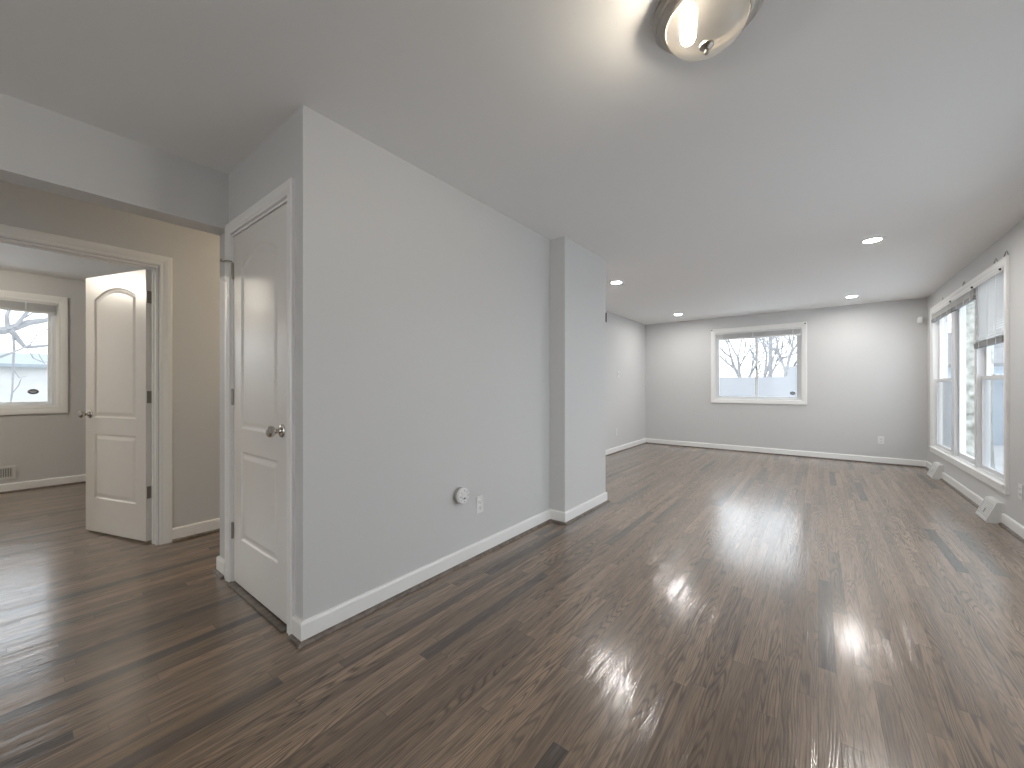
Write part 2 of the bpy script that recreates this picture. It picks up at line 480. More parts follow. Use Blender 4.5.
baseboard('baseboard_closet', [(-2.842, Y1), (-2.97, Y1), (-2.97, 3.7)], 0, 2, 'short white baseboard left of the closet door', 1)
baseboard('baseboard_hall', [(XH, 0.772), (XH, 3.7)], 0, 1, 'white baseboard on the hallway wall', -1)
baseboard('baseboard_hall_near', [(XH, YF), (XH, -0.18)], 0, 1, 'white baseboard left of the bedroom doorway', -1)
baseboard('baseboard_bedroom', [(XW, YF), (XW, 2.0)], 0, 1, 'white baseboard under the bedroom window', -1)
# worn threshold board under the closet door
bm = bmesh.new(); box(bm, DL + 0.002, DR - 0.002, Y1 - 0.03, Y1 + 0.1, 0.0, 0.007, 0.002)
struct(obj('trim_1', bm, M['shoe']), 'dark wood threshold under the closet door', 'threshold')

# ------------------------------------------------------------------ door casings
CASE = [(0, 0), (0, 0.010), (0.006, 0.013), (0.018, 0.012), (0.026, 0.015), (0.040, 0.018), (0.058, 0.018), (0.062, 0.014), (0.062, 0)]
def casing(name, x0, x1, zt, wall_loc, rz, depth, label, width=0.062, jamb=True):
    """three sided casing in local wall frame (x along, -y out of the wall) with its jamb lining"""
    k = width / 0.062
    path = [(x0 - 0.006, 0), (x0 - 0.006, zt + 0.006), (x1 + 0.006, zt + 0.006), (x1 + 0.006, 0)]
    bm = sweep(bmesh.new(), path, [(o * k, h) for o, h in CASE], front)
    o = struct(obj(name, bm, M['trim'], loc=wall_loc, rot=(0, 0, rz)), label, 'door casing')
    jb = bmesh.new()
    t = 0.012
    box(jb, x0, x0 + t, -0.001, depth, 0, zt); box(jb, x1 - t, x1, -0.001, depth, 0, zt); box(jb, x0 + t, x1 - t, -0.001, depth, zt - t, zt)
    # door stops
    box(jb, x0 + t, x0 + t + 0.010, 0.045, 0.08, 0, zt - t); box(jb, x1 - t - 0.010, x1 - t, 0.045, 0.08, 0, zt - t); box(jb, x0 + t + 0.010, x1 - t - 0.010, 0.045, 0.08, zt - t - 0.010, zt - t)
    obj('door_jamb', jb, M['trim'], o)
    return o
casing('trim_2', DL, DR, DT, (0, Y1, 0), 0, 0.11, 'white casing around the closet door', 0.064)
casing('trim_3', BY0, BY1, BT, (XH, 0, 0), math.pi / 2, 0.11, 'white casing around the bedroom doorway', 0.072)

# ------------------------------------------------------------------ panel doors
def inset(poly, d):
    return [(Vector(p) + q * d) for p, q in zip(poly, offsets(poly, True))]

def panel_face(bm, w, h, y, sgn):
    """one moulded face: flat stiles and rails, two sunk and raised panels, the upper one arched"""
    px0, px1 = 0.118, w - 0.118
    top, spring = 1.910, 1.835
    lo0, lo1, hi0 = 0.265, 0.775, 0.905
    cx = (px0 + px1) / 2; half = (px1 - px0) / 2
    rise = top - spring
    R = (half * half + rise * rise) / (2 * rise)
    arch = []
    N = 20
    a0 = math.asin(half / R)
    for i in range(N + 1):
        a = a0 - 2 * a0 * i / N
        arch.append((cx + R * math.sin(a), top - R + R * math.cos(a)))
    P = lambda u, v, d=0.0: bm.verts.new((u, y - sgn * d, v))
    def quad(a, b, c, d): bm.faces.new([P(*q) for q in (a, b, c, d)])
    quad((0, 0), (px0, 0), (px0, h), (0, h)); quad((px1, 0), (w, 0), (w, h), (px1, h))
    quad((px0, 0), (px1, 0), (px1, lo0), (px0, lo0)); quad((px0, lo1), (px1, lo1), (px1, hi0), (px0, hi0))
    for a, b in zip(arch, arch[1:]):
        quad((b[0], b[1]), (a[0], a[1]), (a[0], h), (b[0], h))
    for poly in ([(px0, lo0), (px1, lo0), (px1, lo1), (px0, lo1)], [(px0, hi0), (px1, hi0)] + arch):
        # corner duplicates are not wanted by the mitre
        loops = [(0.0, 0.0), (0.007, 0.007), (0.014, 0.0085), (0.022, 0.0075), (0.040, 0.0025), (0.046, 0.002)]
        rows = []
        for d, dep in loops:
            rows.append([P(q[0], q[1], dep) for q in inset(poly, d)])
        for a, b in zip(rows, rows[1:]):
            for i in range(len(a)):
                j = (i + 1) % len(a)
                bm.faces.new((a[i], a[j], b[j], b[i]))
        bm.faces.new(rows[-1])

def leaf_mesh(w, h, t):
    bm = bmesh.new()
    panel_face(bm, w, h, -t / 2, -1)
    panel_face(bm, w, h, t / 2, 1)
    c = [(0, 0), (w, 0), (w, h), (0, h)]
    for a, b in zip(c, c[1:] + c[:1]):
        bm.faces.new([bm.verts.new((a[0], -t / 2, a[1])), bm.verts.new((b[0], -t / 2, b[1])), bm.verts.new((b[0], t / 2, b[1])), bm.verts.new((a[0], t / 2, a[1]))])
    bmesh.ops.remove_doubles(bm, verts=bm.verts[:], dist=1e-5)
    return bm

def knob(parent, x, z, t, side, label=None):
    bm = bmesh.new()
    prof = [(0.0, 0.0), (0.033, 0.0), (0.033, 0.004), (0.029, 0.009), (0.016, 0.012), (0.0115, 0.018), (0.0115, 0.030), (0.016, 0.034), (0.023, 0.040), (0.0275, 0.049), (0.0275, 0.057), (0.023, 0.065), (0.012, 0.069), (0.0, 0.070)]
    R = Matrix.Translation((x, side * t / 2, z)) @ Matrix.Rotation(-side * math.pi / 2, 4, 'X')
    lathe(bm, prof, 28, R)
    o = obj('door_knob', bm, M['knob'], parent, True)
    o['label'] = 'brushed nickel knob'
    return o

def hinge(parent, z, t, ybar, wide=0.0):
    """leaf plate on the hinge edge (x = 0) and a barrel at y = ybar"""
    bm = bmesh.new()
    s = 1 if ybar > 0 else -1
    box(bm, -0.004, -0.0002, min(ybar, ybar - s * 0.034), max(ybar, ybar - s * 0.034), z - 0.045, z + 0.045, 0.001)
    lathe(bm, [(0, -0.049), (0.004, -0.049), (0.0065, -0.046), (0.0065, 0.046), (0.004, 0.049), (0, 0.049)], 12, Matrix.Translation((-0.004, ybar, z)))
    if wide:
        box(bm, -0.004 - wide, 0.008, ybar - 0.001, ybar + 0.0042, z - 0.045, z + 0.045, 0.0006)
    for k in (-0.016, 0.0, 0.016):
        lathe(bm, [(0.0068, -0.0006), (0.0068, 0.0006)], 12, Matrix.Translation((-0.004, ybar, z + k)))
    o = obj('hinge', bm, M['nickel'], parent, True)
    o['label'] = 'brushed nickel hinge'
    return o

# closet door, closed: hinges left, opens towards the viewer
DT_ = 0.035
d1 = obj('door_1', leaf_mesh(0.728, 2.030, DT_), M['door'], loc=(DL + 0.015, Y1 + 0.004 + DT_ / 2, 0.016), smooth=False)
struct(d1, 'closed white two panel closet door with an arched upper panel', 'door')
knob(d1, 0.728 - 0.062, 0.930, DT_, -1)
for z in (0.295, 1.085, 1.83): hinge(d1, z, DT_, -DT_ / 2 - 0.005, 0.010)
bm = bmesh.new()   # hinge pin door stop on the top hinge
tube(bm, [(-0.004, -DT_ / 2 - 0.006, 1.882), (-0.004, -DT_ / 2 - 0.012, 1.887), (-0.012, -DT_ / 2 - 0.034, 1.886), (-0.022, -DT_ / 2 - 0.046, 1.880), (-0.030, -DT_ / 2 - 0.052, 1.884), (-0.036, -DT_ / 2 - 0.054, 1.892)], [0.0045, 0.0045, 0.004, 0.004, 0.005, 0.006], 8)
s_ = obj('hinge_stop', bm, M['nickel'], d1, True)
s_['label'] = 'hooked hinge pin stop'

# bedroom door, standing open into the bedroom
ang = math.atan2(-0.240, -0.717)
d2 = obj('door_2', leaf_mesh(0.760, 2.018, DT_), M['door'], loc=(XB + 0.000, 0.661, 0.014), rot=(0, 0, ang))
struct(d2, 'open white two panel bedroom door with an arched upper panel', 'door')
knob(d2, 0.760 - 0.062, 0.930, DT_, 1); knob(d2, 0.760 - 0.062, 0.930, DT_, -1)
for z in (0.36, 1.07, 1.815): hinge(d2, z, DT_, -DT_ / 2 - 0.004)

# ------------------------------------------------------------------ windows (local frame: x along the wall, -y into the room)
def frame_rect(bm, x0, x1, z0, z1, wl, wr, wb, wt, y0, y1):
    box(bm, x0, x0 + wl, y0, y1, z0, z1); box(bm, x1 - wr, x1, y0, y1, z0, z1)
    box(bm, x0 + wl, x1 - wr, y0, y1, z0, z0 + wb); box(bm, x0 + wl, x1 - wr, y0, y1, z1 - wt, z1)

def pane(parent, x0, x1, z0, z1, y, m=None, name='pane'):
    bm = bmesh.new(); box(bm, x0, x1, y - 0.002, y + 0.002, z0, z1)
    return obj(name, bm, m or M['pane'], parent)

WCASE = [(0, 0), (0, 0.012), (0.008, 0.015), (0.018, 0.014), (0.026, 0.017), (0.044, 0.020), (0.060, 0.020), (0.064, 0.016), (0.064, 0)]
def window_root(name, x0, x1, z0, z1, loc, rz, depth, label, cw=0.064):
    k = cw / 0.064
    bm = sweep(bmesh.new(), [(x0, z0), (x0, z1), (x1, z1), (x1, z0)], [(o * k, h) for o, h in WCASE], front, closed=True)
    o = struct(obj(name, bm, M['trim'], loc=loc, rot=(0, 0, rz)), label, 'window')
    bm = bmesh.new()
    frame_rect(bm, x0, x1, z0, z1, 0.012, 0.012, 0.012, 0.012, -0.004, depth)
    obj('window_jamb', bm, M['trim'], o)
    return o

def bracket(parent, x, z):
    bm = bmesh.new()
    lathe(bm, [(0, 0), (0.011, 0), (0.011, 0.004), (0.007, 0.006), (0.007, 0.018), (0.011, 0.020), (0.009, 0.026), (0, 0.027)], 14, Matrix.Translation((x, -0.018, z)) @ Matrix.Rotation(math.pi / 2, 4, 'X'))
    q = obj('curtain_bracket', bm, M['dark'], parent, True)
    q['label'] = 'small dark curtain bracket stub'

def sticker(parent, x, z, y, w=0.075, h=0.055):
    """oval alarm-company sticker: dark oval, pale band with a row of small dark strokes"""
    bm = bmesh.new()
    def ell(rx, rz, y0):
        vs = [bm.verts.new((x + rx * math.cos(2 * math.pi * k / 28), y0, z + rz * math.sin(2 * math.pi * k / 28))) for k in range(28)]
        vb = [bm.verts.new((v.co.x, y0 + 0.0008, v.co.z)) for v in vs]
        bm.faces.new(vs); bm.faces.new(vb[::-1])
        for k in range(28): bm.faces.new((vs[k], vs[(k + 1) % 28], vb[(k + 1) % 28], vb[k]))
    ell(w / 2, h / 2, y)
    o = obj('window_sticker', bm, M['sticker'], parent)
    o['label'] = 'small dark oval sticker'
    bm = bmesh.new()
    ell(w * 0.34, h * 0.20, y - 0.0009)
    b = obj('sticker_band', bm, M['sticker_face'], o)
    return o

def blind(label, x0, x1, z_top, z_bot, loc, rz, raised, ydep, tapes, group=None, rail=None, rail_h=0.022, end_caps=False, slat_d=0.026):
    """mini blind; local frame as the window. z_bot is the bottom of the bottom rail"""
    r = empty('window_blind', loc, rz)
    tag(r, label, 'blind', group)
    bm = bmesh.new(); box(bm, x0, x1, ydep - 0.030, ydep + 0.004, z_top - 0.030, z_top, 0.002)
    obj('headrail', bm, M['blind'], r)
    bm = bmesh.new()
    zt = z_top - 0.034; zb = z_bot + rail_h
    if raised:
        nsl = max(3, int((zt - zb) / 0.0042))
        for i in range(nsl):
            z = zb + (zt - zb) * (i + 0.3) / nsl
            dx = 0.001 * ((i * 7) % 3)
            box(bm, x0 + 0.004 + dx, x1 - 0.004 - dx, ydep - 0.013 - slat_d / 2 + dx, ydep - 0.013 + slat_d / 2 + dx, z, z + 0.0022)
    else:
        nsl = int((zt - zb) / 0.0215)
        for i in range(nsl):
            z = zb + 0.006 + (zt - zb - 0.008) * i / max(1, nsl - 1)
            c, s = math.cos(-0.36), math.sin(-0.36)
            vs = []
            for xx in (x0 + 0.004, x1 - 0.004):
                for q, hh in ((-slat_d / 2, 0), (0, 0.0018), (slat_d / 2, 0)):
                    vs.append(bm.verts.new((xx, ydep - 0.013 + q * c, z + q * s + hh)))
            lo_ = [bm.verts.new((v.co.x, v.co.y, v.co.z - 0.0009)) for v in vs]
            for a in (vs, lo_):
                bm.faces.new((a[0], a[1], a[4], a[3])); bm.faces.new((a[1], a[2], a[5], a[4]))
            for i1, i2 in ((0, 1), (1, 2), (2, 5), (5, 4), (4, 3), (3, 0)):
                bm.faces.new((vs[i1], vs[i2], lo_[i2], lo_[i1]))
    obj('slats', bm, M['blind'], r)
    bm = bmesh.new(); box(bm, x0 + 0.003, x1 - 0.003, ydep - 0.028, ydep + 0.002, z_bot, z_bot + rail_h, 0.002)
    q = obj('bottom_rail', bm, rail or M['blind'], r)
    if rail: q['label'] = 'grey bottom rail'
    for x in tapes:
        bm = bmesh.new()
        box(bm, x - 0.007, x + 0.007, ydep - 0.0305, ydep - 0.029, z_bot + 0.0005, z_top - 0.02)
        obj('ladder_tape', bm, M['vinyl'], r)
    if end_caps:
        for x in end_caps:
            bm = bmesh.new()
            lathe(bm, [(0, 0), (0.010, 0), (0.010, 0.006), (0.006, 0.012), (0, 0.013)], 12, Matrix.Translation((x, ydep - 0.030, z_top - 0.012)) @ Matrix.Rotation(math.pi / 2, 4, 'X'))
            q = obj('end_cap', bm, M['dark'], r, True)
            q['label'] = 'dark end cap'
    return r

# --- back window: two panes side by side
w1 = window_root('window_1', A0, A1, AZ0, AZ1, (0, Y4, 0), 0, 0.11, 'white framed two pane window in the back wall')
bm = bmesh.new(); frame_rect(bm, A0 + 0.012, A1 - 0.012, AZ0 + 0.012, AZ1 - 0.012, 0.026, 0.030, 0.020, 0.026, 0.030, 0.095)
obj('window_frame', bm, M['vinyl'], w1)
mx = -0.866
for nm, a, b, y in (('sash', A0 + 0.038, mx + 0.020, 0.045), ('sash', mx - 0.022, A1 - 0.042, 0.068)):
    bm = bmesh.new(); frame_rect(bm, a, b, AZ0 + 0.032, AZ1 - 0.038, 0.030, 0.034, 0.028, 0.03, y, y + 0.02)
    s = obj(nm, bm, M['vinyl'], w1)
    p = pane(s, a + 0.030, b - 0.034, AZ0 + 0.060, AZ1 - 0.068, y + 0.01)
    if y > 0.05: sticker(w1, -0.345, 1.052, y + 0.004)
bm = bmesh.new(); box(bm, mx - 0.006, mx + 0.008, 0.030, 0.046, 1.46, 1.52, 0.003)
obj('sash_latch', bm, M['greyplastic'], w1)
bracket(w1, A0 - 0.045, AZ1 + 0.040); bracket(w1, A1 + 0.040, AZ1 + 0.038)
blind('white blind pulled up at the top of the back wall window', A0 + 0.014, A1 - 0.014, AZ1 - 0.014, 2.022, (0, Y4, 0), 0, True, 0.012, (-1.40, -0.92, -0.34))

# --- right window: double hung, fixed, double hung.  local x = -world y
w2 = window_root('window_2', -R1, -R0, RZ0, RZ1, (X4, 0, 0), -math.pi / 2, 0.10, 'tall white triple window in the right wall', 0.072)
def wy(*v): return [-q for q in v]
bm = bmesh.new()
for y0, y1 in ((6.69, 6.83), (5.875, 5.95)):       # mullions
    box(bm, -y1, -y0, 0.000, 0.09, RZ0 + 0.012, RZ1 - 0.012)
box(bm, -R1 + 0.012, -R0 - 0.012, 0.004, 0.09, RZ0 + 0.012, RZ0 + 0.022)
box(bm, -R1 + 0.012, -R0 - 0.012, 0.004, 0.09, RZ1 - 0.024, RZ1 - 0.012)
obj('window_frame', bm, M['vinyl'], w2)
bm = bmesh.new(); box(bm, -R1 - 0.05, -R0 + 0.05, -0.034, 0.004, RZ0 - 0.012, RZ0 + 0.006, 0.003)
obj('window_sill', bm, M['trim'], w2)
ZM = 1.245
def dh(y0, y1):
    """double hung pair between world y0 < y1"""
    a, b = -y1, -y0
    z0, z1 = RZ0 + 0.022, RZ1 - 0.024
    up = bmesh.new(); frame_rect(up, a, b, ZM - 0.02, z1, 0.045, 0.045, 0.035, 0.04, 0.052, 0.076)
    s = obj('upper_sash', up, M['vinyl'], w2); pane(s, a + 0.045, b - 0.045, ZM + 0.015, z1 - 0.04, 0.064)
    lo = bmesh.new(); frame_rect(lo, a, b, z0, ZM + 0.02, 0.035, 0.035, 0.035, 0.036, 0.026, 0.050)
    s = obj('lower_sash', lo, M['vinyl'], w2); pane(s, a + 0.035, b - 0.035, z0 + 0.035, ZM - 0.016, 0.038)
    sc_ = pane(w2, a + 0.01, b - 0.01, z0 + 0.01, ZM, 0.086, M['screen'], 'insect_screen')
    bm = bmesh.new(); box(bm, (a + b) / 2 - 0.03, (a + b) / 2 + 0.03, 0.022, 0.05, ZM + 0.02, ZM + 0.034, 0.003)
    obj('sash_lock', bm, M['vinyl'], w2)
dh(6.83, R1 - 0.012); dh(R0 + 0.012, 5.875)
bm = bmesh.new(); frame_rect(bm, -6.69, -5.95, RZ0 + 0.022, RZ1 - 0.024, 0.05, 0.03, 0.05, 0.05, 0.030, 0.066)
s = obj('fixed_sash', bm, M['vinyl'], w2); pane(s, -6.64, -5.98, RZ0 + 0.072, RZ1 - 0.074, 0.050)
for y in (5.06, 5.30, 6.25, 7.14):                # little wire hooks on top of the casing
    bm = bmesh.new(); x = -y; zt = RZ1 + 0.072
    tube(bm, [(x - 0.05, -0.010, zt + 0.002), (x - 0.03, -0.014, zt + 0.022), (x - 0.008, -0.016, zt + 0.008), (x + 0.012, -0.018, zt + 0.030), (x + 0.032, -0.016, zt + 0.034), (x + 0.045, -0.012, zt + 0.002)], 0.0032, 6)
    q = obj('curtain_hook', bm, M['nickel'], w2, True)
    q['label'] = 'bent wire curtain hook'
YB = (X4, 0, 0)
blind('white blind half lowered over the near part of the triple window', -5.885, -5.118, RZ1 - 0.004, 1.535, YB, -math.pi / 2, False, 0.008, (-5.72, -5.48, -5.26), rail=M['rail'], rail_h=0.05, end_caps=(-5.135,))
blind('white blind pulled up over the middle pane of the triple window', -6.70, -5.895, RZ1 - 0.004, 2.03, YB, -math.pi / 2, True, 0.008, (-6.5, -6.22, -6.0), rail=M['rail'], rail_h=0.04, end_caps=(-5.91,))
blind('white blind pulled up over the far part of the triple window', -7.74, -6.71, RZ1 - 0.004, 2.03, YB, -math.pi / 2, True, 0.008, (-7.5, -7.2, -6.9), rail=M['rail'], rail_h=0.04, end_caps=(-6.73,))

# --- bedroom window.  local x = world y
w3 = window_root('window_3', B0, B1, BZ0, BZ1, (XW, 0, 0), math.pi / 2, 0.11, 'white framed bedroom window', 0.080)
bm = bmesh.new(); frame_rect(bm, B0 + 0.012, B1 - 0.012, BZ0 + 0.012, BZ1 - 0.012, 0.03, 0.03, 0.022, 0.03, 0.020, 0.095)
obj('window_frame', bm, M['vinyl'], w3)
for a, b, y in ((B0 + 0.042, -0.30, 0.045), (-0.34, B1 - 0.042, 0.066)):
    bm = bmesh.new(); frame_rect(bm, a, b, BZ0 + 0.034, BZ1 - 0.042, 0.032, 0.032, 0.026, 0.03, y, y + 0.02)
    s = obj('sash', bm, M['vinyl'], w3)
    pane(s, a + 0.032, b - 0.032, BZ0 + 0.060, BZ1 - 0.072, y + 0.01)
sticker(w3, 0.205, 1.105, 0.070, 0.085, 0.06)
blind('white blind pulled up at the top of the bedroom window', B0 + 0.014, B1 - 0.016, BZ1 - 0.004, 2.000, (XW, 0, 0), math.pi / 2, True, 0.000, (-0.9, -0.35, 0.15))

# --- two unseen windows added for daylight fill: behind the viewer and beside it
for nm, a, b, z0, z1, loc, rz, lb in (('fill_window_back', -F1, -F0, FZ0, FZ1, (0, YF, 0), math.pi, 'unseen fill window added behind the viewer'), ('fill_window_right', -N1, -N0, NZ0, NZ1, (X4, 0, 0), -math.pi / 2, 'unseen fill window added in the right wall beside the viewer')):
    w = window_root(nm, a, b, z0, z1, loc, rz, 0.11, lb)
    for k in range(3):
        xa = a + 0.012 + (b - a - 0.024) * k / 3; xb = a + 0.012 + (b - a - 0.024) * (k + 1) / 3
        bm = bmesh.new(); frame_rect(bm, xa, xb, z0 + 0.012, z1 - 0.012, 0.05, 0.05, 0.05, 0.05, 0.04, 0.07)
        s = obj('sash', bm, M['vinyl'], w); pane(s, xa + 0.05, xb - 0.05, z0 + 0.062, z1 - 0.062, 0.055)

# ------------------------------------------------------------------ ceiling lights
def flush_light(loc, bulb, label, shade='shade_clear'):
    r = empty('ceiling_light', loc)
    tag(r, label, 'ceiling light')
    bm = bmesh.new()
    lathe(bm, [(0, 0), (0.166, 0), (0.171, -0.004), (0.172, -0.018), (0.167, -0.024), (0.160, -0.026), (0.157, -0.034), (0.149, -0.037), (0.146, -0.044), (0.136, -0.051), (0.130, -0.053), (0.128, -0.051), (0.128, -0.042), (0.145, -0.020), (0.145, 0)], 56)
    o = obj('metal_ring', bm, M['lampmetal'], r, True); o['label'] = 'stepped nickel ring'
    bm = bmesh.new(); lathe(bm, [(0, -0.004), (0.144, -0.004), (0.144, -0.008), (0, -0.008)], 40)
    o = obj('back_plate', bm, M['pan'], r, True); o['label'] = 'back plate blackened to absorb light inside the bowl'
    bm = bmesh.new()
    prof = [(0.126, -0.044)]
    for i in range(1, 15):
        a = math.pi / 2 * i / 14
        prof.append((0.127 * math.cos(a) ** 0.9 if i < 14 else 0.0, -0.050 - 0.080 * math.sin(a)))
    lathe(bm, prof, 56)
    o = obj('glass_shade', bm, M[shade], r, True); o['label'] = 'frosted glass bowl'
    bm = bmesh.new()
    lathe(bm, [(0, -0.126), (0.022, -0.127), (0.022, -0.133), (0.018, -0.138), (0.009, -0.141), (0.006, -0.145), (0.007, -0.150), (0.008, -0.154), (0.005, -0.159), (0, -0.160)], 24)
    o = obj('finial', bm, M['lampmetal'], r, True); o['label'] = 'nickel finial'
    # one long bulb lying in the bowl, left of its middle
    bm = bmesh.new()
    R = Matrix.Translation((-0.046, -0.046, -0.069)) @ Matrix.Rotation(0.25, 4, 'Z') @ Matrix.Rotation(math.pi / 2, 4, 'X')
    lathe(bm, [(0, -0.075), (0.012, -0.072), (0.021, -0.061), (0.025, -0.045), (0.025, 0.045), (0.021, 0.061), (0.012, 0.072), (0, 0.075)], 20, R)
    obj('bulb', bm, bulb, r, True)
    return r
flush_light((-0.298, 1.452, H), M['bulb'], 'round flush ceiling light with frosted bowl and nickel ring', 'shade')
flush_light((-3.42, 2.2, H), M['bulb_hall'], 'round flush ceiling light in the hallway behind the closet')
flush_light((-1.3, -1.5, H), M['fill_bulb_back'], 'unseen ceiling light added as warm fill behind the viewer')  # added out of view as warm fill on the closet side
flush_light((-5.75, -1.1, H), M['fill_bulb_bed'], 'unseen ceiling light added to brighten the bedroom')  # added out of view to lift the bedroom brightness

def recessed(loc, label):
    r = empty('recessed_light', loc)
    tag(r, label, 'recessed light', 'recessed lights in the living room ceiling')
    bm = bmesh.new()
    lathe(bm, [(0.056, -0.001), (0.060, -0.006), (0.082, -0.004), (0.088, 0.0), (0.056, 0.0)], 40)
    obj('trim_ring', bm, M['plastic'], r, True)
    bm = bmesh.new()
    lathe(bm, [(0.0, -0.0035), (0.045, -0.0032), (0.0565, -0.0015), (0.0565, -0.0005), (0, -0.0005)], 40)
    o = obj('lens', bm, M['lens'], r, True); o['label'] = 'glowing lens'
    return r
recessed((0.372, 4.645, H), 'recessed ceiling light on the right, nearest to the viewer')
recessed((-1.956, 4.60, H), 'recessed ceiling light just right of the wall projection')
recessed((-1.956, 7.30, H), 'recessed ceiling light near the far left corner of the back wall')
recessed((0.372, 7.36, H), 'recessed ceiling light in front of the back wall, right of the window')

# ------------------------------------------------------------------ outlets, switch, small wall devices
def outlet(loc, rz, label):
    r = empty('wall_outlet', loc, rz)
    tag(r, label, 'outlet', 'white wall outlets')
    bm = bmesh.new(); box(bm, -0.036, 0.036, -0.006, 0, -0.058, 0.058, 0.0025)
    obj('cover_plate', bm, M['plastic'], r)
    for s in (-1, 1):
        bm = bmesh.new()
        z = s * 0.0205
        lathe(bm, [(0, 0.0), (0.0165, 0.0), (0.0165, 0.0025), (0.015, 0.0035), (0, 0.0035)], 24, Matrix.Translation((0, -0.006, z)) @ Matrix.Rotation(math.pi / 2, 4, 'X'))
        f = obj('receptacle', bm, M['plastic'], r, True)
        bm = bmesh.new()
        for x, hh in ((-0.0065, 0.0045), (0.0065, 0.0035)):
            box(bm, x - 0.0012, x + 0.0012, -0.0100, -0.0094, z + 0.003 - hh, z + 0.003 + hh)
        lathe(bm, [(0.0024, 0), (0.0024, 0.0006), (0, 0.0006)], 10, Matrix.Translation((0, -0.0094, z - 0.0085)) @ Matrix.Rotation(math.pi / 2, 4, 'X'))
        obj('slots', bm, M['slot'], f)
    return r
outlet((X1, 2.011, 0.351), math.pi / 2, 'white outlet on the long grey wall right of the round detector')
outlet((0.746, Y4, 0.358), 0, 'white outlet low on the back wall right of the window')
outlet((X4, 4.80, 0.355), -math.pi / 2, 'white outlet on the right wall at the right edge of the photo')
outlet((X3, 6.64, 0.362), math.pi / 2, 'white outlet on the far left wall, seen past the wall projection')

r = empty('light_switch', (X3, 6.72, 1.385), math.pi / 2)
tag(r, 'white light switch on the far left wall above the outlet', 'light switch')
bm = bmesh.new(); box(bm, -0.036, 0.036, -0.006, 0, -0.058, 0.058, 0.0025); obj('cover_plate', bm, M['plastic'], r)
bm = bmesh.new()
v = [bm.verts.new(q) for q in ((-0.005, -0.006, -0.011), (0.005, -0.006, -0.011), (0.005, -0.006, 0.011), (-0.005, -0.006, 0.011), (-0.004, -0.018, 0.004), (0.004, -0.018, 0.004), (0.004, -0.016, 0.011), (-0.004, -0.016, 0.011))]
for f in ((0, 1, 5, 4), (1, 2, 6, 5), (2, 3, 7, 6), (3, 0, 4, 7), (4, 5, 6, 7), (3, 2, 1, 0)): bm.faces.new([v[i] for i in f])
obj('toggle', bm, M['plastic'], r)

# round device on the long wall
r = empty('wall_detector', (X1, 1.815, 0.458), math.pi / 2)
tag(r, 'round white detector sticking out low on the long grey wall', 'detector')
RX = Matrix.Rotation(math.pi / 2, 4, 'X')
bm = bmesh.new(); lathe(bm, [(0, 0), (0.048, 0), (0.050, 0.003), (0.050, 0.020), (0.046, 0.024), (0, 0.024)], 36, RX)
q = obj('base', bm, M['greyplastic'], r, True); q['label'] = 'grey base ring'
bm = bmesh.new(); lathe(bm, [(0, 0.024), (0.046, 0.024), (0.051, 0.027), (0.051, 0.040), (0.046, 0.047), (0.030, 0.049), (0.028, 0.046), (0.024, 0.046), (0.022, 0.050), (0, 0.052)], 36, RX)
obj('cover', bm, M['plastic'], r, True)
bm = bmesh.new()
for k in range(8):
    a = k * math.pi / 4
    box(bm, 0.036 * math.cos(a) - 0.003, 0.036 * math.cos(a) + 0.003, -0.0492, -0.0476, 0.036 * math.sin(a) - 0.003, 0.036 * math.sin(a) + 0.003)
obj('vent_slots', bm, M['greyplastic'], r)
bm = bmesh.new(); box(bm, -0.008, 0.008, -0.053, -0.048, -0.018, -0.010, 0.001)
obj('test_button', bm, M['slot'], r)

# motion sensor in the far corner
r = empty('motion_sensor', (1.165, Y4, 2.125), 0)
tag(r, 'small white motion sensor in the far right corner below the ceiling', 'motion sensor')
bm = bmesh.new(); box(bm, -0.010, 0.010, -0.030, 0, -0.010, 0.012, 0.002); obj('bracket', bm, M['greyplastic'], r)
bm = bmesh.new(); box(bm, -0.030, 0.030, -0.040, -0.002, -0.046, 0.040, 0.008)
bmesh.ops.transform(bm, matrix=Matrix.Translation((0.0, -0.030, -0.006)) @ Matrix.Rotation(-0.45, 4, 'Z') @ Matrix.Rotation(-0.2, 4, 'X'), verts=bm.verts[:])
o = obj('housing', bm, M['plastic'], r)
bm = bmesh.new(); box(bm, -0.024, 0.024, -0.0435, -0.0385, -0.040, -0.004, 0.002)
bmesh.ops.transform(bm, matrix=Matrix.Translation((0.0, -0.030, -0.006)) @ Matrix.Rotation(-0.45, 4, 'Z') @ Matrix.Rotation(-0.2, 4, 'X'), verts=bm.verts[:])
obj('lens', bm, M['vinyl'], r)

# leftover hinge plate on the edge of the wall projection
r = empty('hinge_plate', (X2, Y3, 1.862), 0)
tag(r, 'dark old hinge plate on the far edge of the wall projection', 'hinge')
bm = bmesh.new(); box(bm, -0.050, -0.004, 0.0, 0.004, -0.045, 0.045, 0.001); obj('leaf', bm, M['dark'], r)
bm = bmesh.new(); lathe(bm, [(0, -0.046), (0.006, -0.046), (0.006, 0.046), (0, 0.046)], 12, Matrix.Translation((0.002, 0.008, 0))); obj('barrel', bm, M['dark'], r, True)

